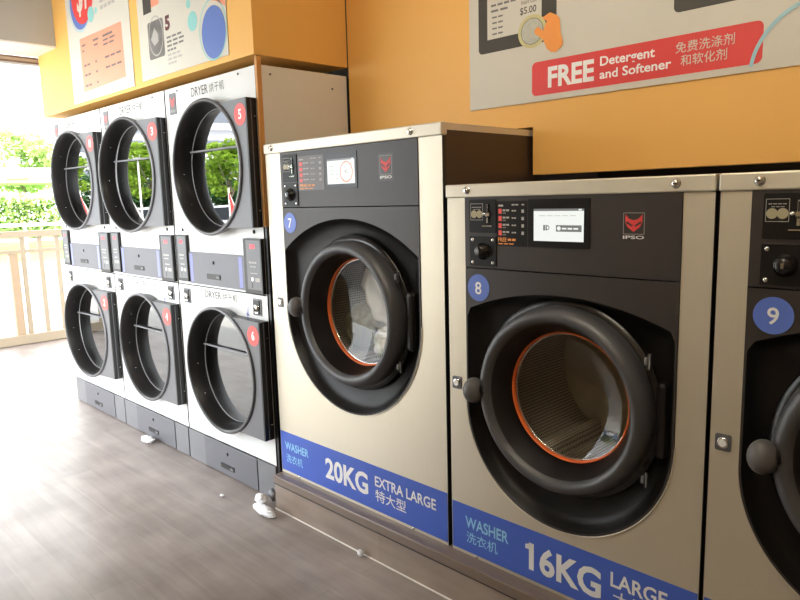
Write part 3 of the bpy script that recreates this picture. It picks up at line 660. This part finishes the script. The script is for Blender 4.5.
# ------------------------------------------------------------------ litter on the floor
def tissue(c, sc, seed, label):
    rr = random.Random(seed); ph = [(rr.uniform(5,13), rr.uniform(0,6), Vector((rr.uniform(-1,1),rr.uniform(-1,1),rr.uniform(-1,1)))) for _ in range(8)]
    def f(v):
        k = .45
        for fr, p_, d in ph: k += .16*abs(math.sin(fr*v.dot(d)+p_))
        return k
    mb = MB().sphere((0,0,0), 1, TISSUE, 4, sc, f); zmin = min(v[2] for v in mb.v)
    mb.v = [(v[0],v[1],v[2]-zmin) for v in mb.v]
    o = mb.build('tissue', None, (c[0],c[1],.0005)); tag(o, label, 'litter'); return o
tissue((-.755,-.080), (.030,.016,.020), 1, 'crumpled white tissue against the base of the dryer numbered 6')
tissue((-.665,-.125), (.058,.017,.016), 8, 'long white tissue scrap at the near corner of the wooden plinth')
tissue((-1.965,-.062), (.045,.022,.014), 4, 'flat white tissue below the drawer of the dryer numbered 4')
tissue((-.085,-.070), (.012,.008,.010), 6, 'tiny white fluff on the sealant line along the plinth')
tissue((-.985,-.150), (.010,.006,.003), 11, 'tiny white paper flake alone on the brown floor')
hz = MB().tube([(-.765,-.022,.035),(-.750,-.026,.052),(-.733,-.028,.040),(-.722,-.030,.016)], [.013,.016,.016,.012], GREYL, 12).build('hose_end'); tag(hz, 'grey hose end tucked between the last dryer and the plinth', 'hose')

# ------------------------------------------------------------------ railing at the open end
RX = -5.771
rl = empty('railing', (RX, .6, 0)); tag(rl, 'beige slatted railing across the open end', 'railing')
def rbox(name, y0, y1, z0, z1, m, x0=-.03, x1=.03, bev=.004): return MB().box(x0, x1, y0-.6, y1-.6, z0, z1, m, bev=bev).build(name, rl)
rbox('top_rail', -1.6, 2.4, 1.085, 1.15, RAILM, -.045, .045)
rbox('middle_rail', -1.6, 2.4, .925, .965, RAILM, -.015, .015)
rbox('bottom_rail', -1.6, 2.4, .005, .10, RAILM, -.06, .06)
for k in range(3): rbox('post', .315+1.45*(k-1), .395+1.45*(k-1), .10, .925, POSTM, -.04, .04)
yy = -1.55
while yy < 2.35:
    if all(abs(yy+.025-(.355+1.45*j)) > .075 for j in (-1,0,1)): rbox('slat', yy, yy+.045, .10, 1.085, RAILM, -.012, .012, .002)
    yy += .165

# ------------------------------------------------------------------ ceiling lights (real lamps)
for i, (x, y_) in enumerate(((1.3,-1.9), (.9,-.95))):
    t = empty('ceiling_light', (x, y_, 2.949)); tag(t, ['tube ceiling light near the front wall','tube ceiling light above the steel washers','tube ceiling light in front of the dryers'][i], 'light')
    MB().box(-.62,.62,-.06,.06,-.04,0,WHITEP,bev=.004).build('housing', t)
    MB().tube([(-.59,0,-.055),(.59,0,-.055)], .014, LAMPM, 12).build('lamp_tube', t)

OZ = -.013
# ------------------------------------------------------------------ outdoors
struct('ground_pavement', MB().box(-60, .55, -60, -1.451, -.12, -.02, PAVE).box(-60, -5.951, -1.45, 60, -.12, -.02, PAVE), 'pale pavement outside')
st = MB().box(-60, -9.0, -60, -10.5, -.0199, -.005, ROADM).build('car_park'); tag(st, None, None, None, 'structure')
g = MB().box(-60,-17.5,-7,40,-.0199,-.0190,GRASSM).build('grass_verge'); tag(g, 'strip of grass beyond the walkway', 'grass', None, 'stuff')

def tree(x, y_, h, cr, cz, leaf, nleaf, size, label, seed, group=None, trunk=.09):
    r_ = random.Random(seed)
    t = empty('tree', (x, y_, OZ)); tag(t, label, 'tree', group)
    tr = MB(); top = cz+.2*cr
    tr.tube([(0,0,0),(.05,.02,cz*.4),(-.03,.03,cz*.75),(0,0,top)], [trunk*1.3,trunk,trunk*.8,trunk*.3], BARK, 8)
    for k in range(7):
        a = k*2.4; tr.tube([(0,0,cz*.62+.04*k),(cr*.35*math.cos(a),cr*.35*math.sin(a),cz*.85),(cr*.75*math.cos(a),cr*.75*math.sin(a),cz+.15*cr)], [trunk*.5,trunk*.35,trunk*.12], BARK, 6)
    tr.build('trunk', t)
    fo = MB(); cl = []
    for k in range(26):
        a = r_.uniform(0,2*PI); rr = cr*math.sqrt(r_.random())*.8; zz = r_.uniform(-.75,.85)
        cl.append((rr*math.cos(a)*math.sqrt(max(.15,1-zz*zz)), rr*math.sin(a)*math.sqrt(max(.15,1-zz*zz)), cz+zz*(h-cz), cr*r_.uniform(.22,.38)))
    for k in range(nleaf):
        c0 = cl[r_.randrange(len(cl))]
        d = Vector((r_.gauss(0,1),r_.gauss(0,1),r_.gauss(0,1))).normalized()*c0[3]*r_.uniform(.6,1.05)
        c_ = Vector(c0[:3])+Vector((d.x,d.y,d.z*.6))
        u = Vector((r_.gauss(0,1),r_.gauss(0,1),r_.gauss(0,.6))).normalized(); w_ = u.cross(Vector((r_.gauss(0,.5),r_.gauss(0,.5),1))).normalized()
        s_ = size*r_.uniform(.6,1.3)
        fo.add([c_-u*s_, c_-w_*s_*.5, c_+u*s_, c_+w_*s_*.5], [(0,1,2,3)], leaf)
    fo.build('foliage', t)
    return t
def pol(az, d, side):   # a spot at azimuth az (degrees) and distance d: side +1 seen directly, -1 seen in the dryer doors
    a = math.radians(az); return (1.79-d*math.cos(a), side*(-1.67+d*math.sin(a)) if side > 0 else 1.67-d*math.sin(a))
def T(az, d, side, *a, **k): x, y_ = pol(az, d, side); return tree(x, y_, *a, **k)
T(31, 26, -1, 3.6, 1.35, 2.55, LEAF_L, 4200, .10, 'small bright green tree reflected in the number 5 dryer door', 1)
T(22.6, 31, -1, 4.0, 1.2, 2.5, LEAF_L, 3200, .13, 'bright green tree to the left of the small one', 2)
T(27.0, 33, -1, 6.6, 1.25, 5.0, LEAF_L, 3200, .13, 'taller bright green tree rising behind the small one', 3)
T(17.0, 30, -1, 7.5, 2.3, 4.0, LEAF_D, 3600, .16, 'broad dark green tree reflected in the number 1 dryer door', 4)
T(25.6, 40, -1, 3.9, 2.2, 2.2, LEAF_D, 2600, .18, 'low dark green tree behind the two bright ones', 5)
T(36, 36, -1, 4.4, 2.8, 2.5, LEAF_D, 3000, .2, 'dark green tree at the far end of the car park', 6)
T(30.5, 42, -1, 4.0, 2.6, 2.3, LEAF_D, 2600, .2, 'dark round tree behind the small bright tree', 12)
T(16.2, 42, 1, 5.4, 2.6, 3.8, LEAF_P, 3000, .2, 'pale green tree above the covered walkway roof', 7)
T(12.6, 48, 1, 5.4, 2.4, 3.8, LEAF_P, 2400, .2, 'pale green tree at the left edge of the view', 8)
T(20, 50, 1, 5.2, 2.6, 3.6, LEAF_P, 2400, .2, 'pale green tree nearest the dryers in the open end', 9)
def hedge(az0, az1, d, side, h, leaf, label, seed):
    r_ = random.Random(seed); a, b_ = pol(az0,d,side), pol(az1,d,side); mb = MB()
    for k in range(3600):
        t_ = r_.random(); c_ = Vector((a[0]+(b_[0]-a[0])*t_+r_.uniform(-.4,.4), a[1]+(b_[1]-a[1])*t_+r_.uniform(-.4,.4), r_.uniform(.15,h)*(1-.15*math.sin(t_*40)**2)))
        u = Vector((r_.gauss(0,1),r_.gauss(0,1),r_.gauss(0,.6))).normalized(); w_ = u.cross(Vector((.1,.2,1))).normalized(); s_ = .14*r_.uniform(.6,1.3)
        mb.add([c_-u*s_, c_-w_*s_*.5, c_+u*s_, c_+w_*s_*.5], [(0,1,2,3)], leaf)
    o = mb.build('hedge'); tag(o, label, 'hedge'); return o
hedge(13, 19, 33, 1, 2.0, LEAF_P, 'low green hedge seen under the walkway roof', 21)
# apartment blocks
def block(cx_, cy_, yaw, W, D, z0, H, fl, ncol, label):
    b0 = empty('apartment_block', (cx_, cy_, OZ)); b0.rotation_euler.z = yaw; tag(b0, label, 'building', 'apartment blocks outside')
    MB().box(-D, 0, -W/2, W/2, 0, H, BLDG).build('wall', b0)
    for i in range(fl):
        zc = z0+i*(H-z0)/fl
        for j in range(ncol):
            yc = -W/2+(j+.5)*W/ncol
            MB().box(.01, .08, yc-W/ncol*.32, yc+W/ncol*.32, zc+.7, zc+1.9, BLDW).build('window', b0)
        MB().box(.02, .45, -W/2, W/2, zc-.1, zc+.12, BLDG).build('ledge', b0)
    return b0
x, y_ = pol(16, 66, 1); block(x, y_, -math.radians(16), 34, 10, 3.5, 34, 11, 9, 'white apartment block beyond the open end')
x, y_ = pol(26, 75, -1); block(x, y_, math.radians(26), 46, 10, 3.0, 27, 8, 12, 'grey-white apartment block facing the dryers')
# covered walkway
wk = empty('covered_walkway', (*pol(16, 25, 1), OZ)); wk.rotation_euler.z = -math.radians(16); tag(wk, 'white roofed walkway with slim posts beyond the railing', 'walkway')
MB().box(-2.2, .4, -6, 6, 2.18, 2.42, BLDG, bev=.02).box(-2.4,.6,-6.2,6.2,2.42,2.62,BEAMW).build('roof', wk)
for k in range(4): MB().box(-.1,.1,-4.9+3.3*k+.2,-4.6+3.3*k+.2,0,2.18,BEAMW).build('post', wk)
MB().box(.41,.43,-.35,.25,2.2,2.32,BOLLY).build('height_marker', wk)
# low barrier at the roadside
br_ = empty('roadside_barrier', (*pol(16, 21, 1), OZ)); br_.rotation_euler.z = -math.radians(16); tag(br_, 'low pale roadside barrier in front of the walkway', 'barrier')
MB().box(-.04,.04,-6,6,.9,.98,BEAMW).box(-.03,.03,-6,6,.5,.56,BEAMW).build('rail', br_)
for k in range(7): MB().box(-.04,.04,-6+2*k-.04,-6+2*k+.04,0,.95,BEAMW).build('post', br_)
# lamp post, flags, cars that show in the dryer doors
lp = empty('slim_post', (-7.1, -3.12, OZ)); tag(lp, 'slim white post standing outside near the railing', 'post')
MB().tube([(0,0,0),(0,0,2.0)], [.016,.012], BEAMW, 10).build('pole', lp); MB().box(-.06,.06,-.03,.03,2.0,2.03,BEAMW,bev=.006).build('post_cap', lp)
for i, (x, y_, az) in enumerate(((-8.8,-2.76,25),(-8.15,-3.57,31),(-7.67,-3.94,31))):
    f = empty('flag_stand', (x, y_, OZ)); tag(f, ['red and white banner flag farthest from the washers','red and white banner flag in the middle of the three outside','red and white banner flag nearest the car park'][i], 'flag')
    MB().tube([(0,0,0),(0,0,1.62)], .012, BEAMW, 8).build('pole', f)
    mb = MB(); n = 8; a = math.radians(az)
    dx, dy = math.sin(a), math.cos(a)
    for (s0, s1, m_) in ((0,.5,REDB),(.5,1,WHITE)):
        vs = []
        for k in range(n+1):
            tt = k/n; wv = .02*math.sin(tt*7)
            for sgn in (0,1):
                zz = 1.58-tt*.40; off = (.02+.16*tt)*(s0+(s1-s0)*sgn)*1.3
                vs.append((dx*off+wv*dy, -dy*off+wv*dx, zz-.10*(s0+(s1-s0)*sgn)))
        mb.add(vs, [(2*k, 2*k+1, 2*k+3, 2*k+2) for k in range(n)], m_, True)
    mb.build('flag_cloth', f)
def car(az, d, m, label, yaw):
    x, y_ = pol(az, d, -1); c = empty('car', (x, y_, -.005)); c.rotation_euler.z = yaw; tag(c, label, 'car', 'parked cars')
    side = [(-2.1,.30),(2.1,.30),(2.15,.65),(1.95,.80),(1.1,.88),(.55,1.30),(-.95,1.34),(-1.75,.92),(-2.1,.80)]
    MB().plate(side, [], -.85, .85, m).build('body', c)
    w_ = [(.98,.90),(.52,1.25),(-.90,1.28),(-1.50,.93)]
    MB().plate(w_, [], -.862, -.8505, CARG).plate(w_, [], .8505, .862, CARG).build('window', c)
    for sx in (-1.35,1.35):
        for sy in (-.88,.70):
            MB().lathe([(0,0),(.30,0),(.32,.03),(.32,.16),(0,.18)], sx, .32, TYRE, 20, cy=sy).build('wheel', c)
    return c
car(30.5, 20.5, CARW, 'white car parked under the small bright tree', math.radians(118))
car(20, 18.3, CARB, 'blue car parked farthest along the car park', math.radians(112))
car(35, 23, CARB, 'blue car parked nearest the washers end', math.radians(122))

# ------------------------------------------------------------------ light
wd = bpy.data.worlds.new('sky'); SC.world = wd; wd.use_nodes = True; nt = wd.node_tree; bg = nt.nodes['Background']
tc = nt.nodes.new('ShaderNodeTexCoord'); nz = nt.nodes.new('ShaderNodeTexNoise'); nz.inputs['Scale'].default_value = 3; nz.inputs['Detail'].default_value = 5
cr = nt.nodes.new('ShaderNodeValToRGB'); cr.color_ramp.elements[0].position = .4; cr.color_ramp.elements[1].position = .6
cr.color_ramp.elements[0].color = (.84,.92,1,1); cr.color_ramp.elements[1].color = (1,1,1,1)
nt.links.new(tc.outputs['Generated'], nz.inputs['Vector']); nt.links.new(nz.outputs['Fac'], cr.inputs[0]); nt.links.new(cr.outputs[0], bg.inputs[0])
bg.inputs[1].default_value = 8.8
sl = bpy.data.lights.new('sun', 'SUN'); sl.energy = 16; sl.angle = math.radians(1.5); sl.color = (1,.95,.86)
so = bpy.data.objects.new('sun', sl); COL.objects.link(so)
so.rotation_euler = Vector((-.7,.12,-.7)).to_track_quat('-Z','Y').to_euler()

# ------------------------------------------------------------------ camera
cam = bpy.data.cameras.new('camera'); co = bpy.data.objects.new('camera', cam); COL.objects.link(co); SC.camera = co
cam.sensor_width = 36; cam.lens = 676.0785*36/800; cam.clip_start = .02; cam.clip_end = 300
yaw, pitch, roll = .790156, -.149613, -.026379
fw = Vector((-math.sin(yaw)*math.cos(pitch), math.cos(yaw)*math.cos(pitch), math.sin(pitch)))
rt = Vector((math.cos(yaw), math.sin(yaw), 0)); up = rt.cross(fw)
r2 = rt*math.cos(roll)+up*math.sin(roll); u2 = -rt*math.sin(roll)+up*math.cos(roll)
co.matrix_world = Matrix(((r2.x,u2.x,-fw.x,1.78853),(r2.y,u2.y,-fw.y,-1.67260),(r2.z,u2.z,-fw.z,1.37900),(0,0,0,1)))

vs = SC.view_settings; SC.display_settings.display_device = 'sRGB'
vs.view_transform = 'Standard'; vs.look = 'None'; vs.gamma = 1; vs.use_curve_mapping = False; vs.exposure = 0.0
SC.cycles.use_denoising = True; SC.cycles.max_bounces = 10; SC.cycles.transparent_max_bounces = 12; SC.cycles.sample_clamp_indirect = 8
SC.cycles.caustics_reflective = False
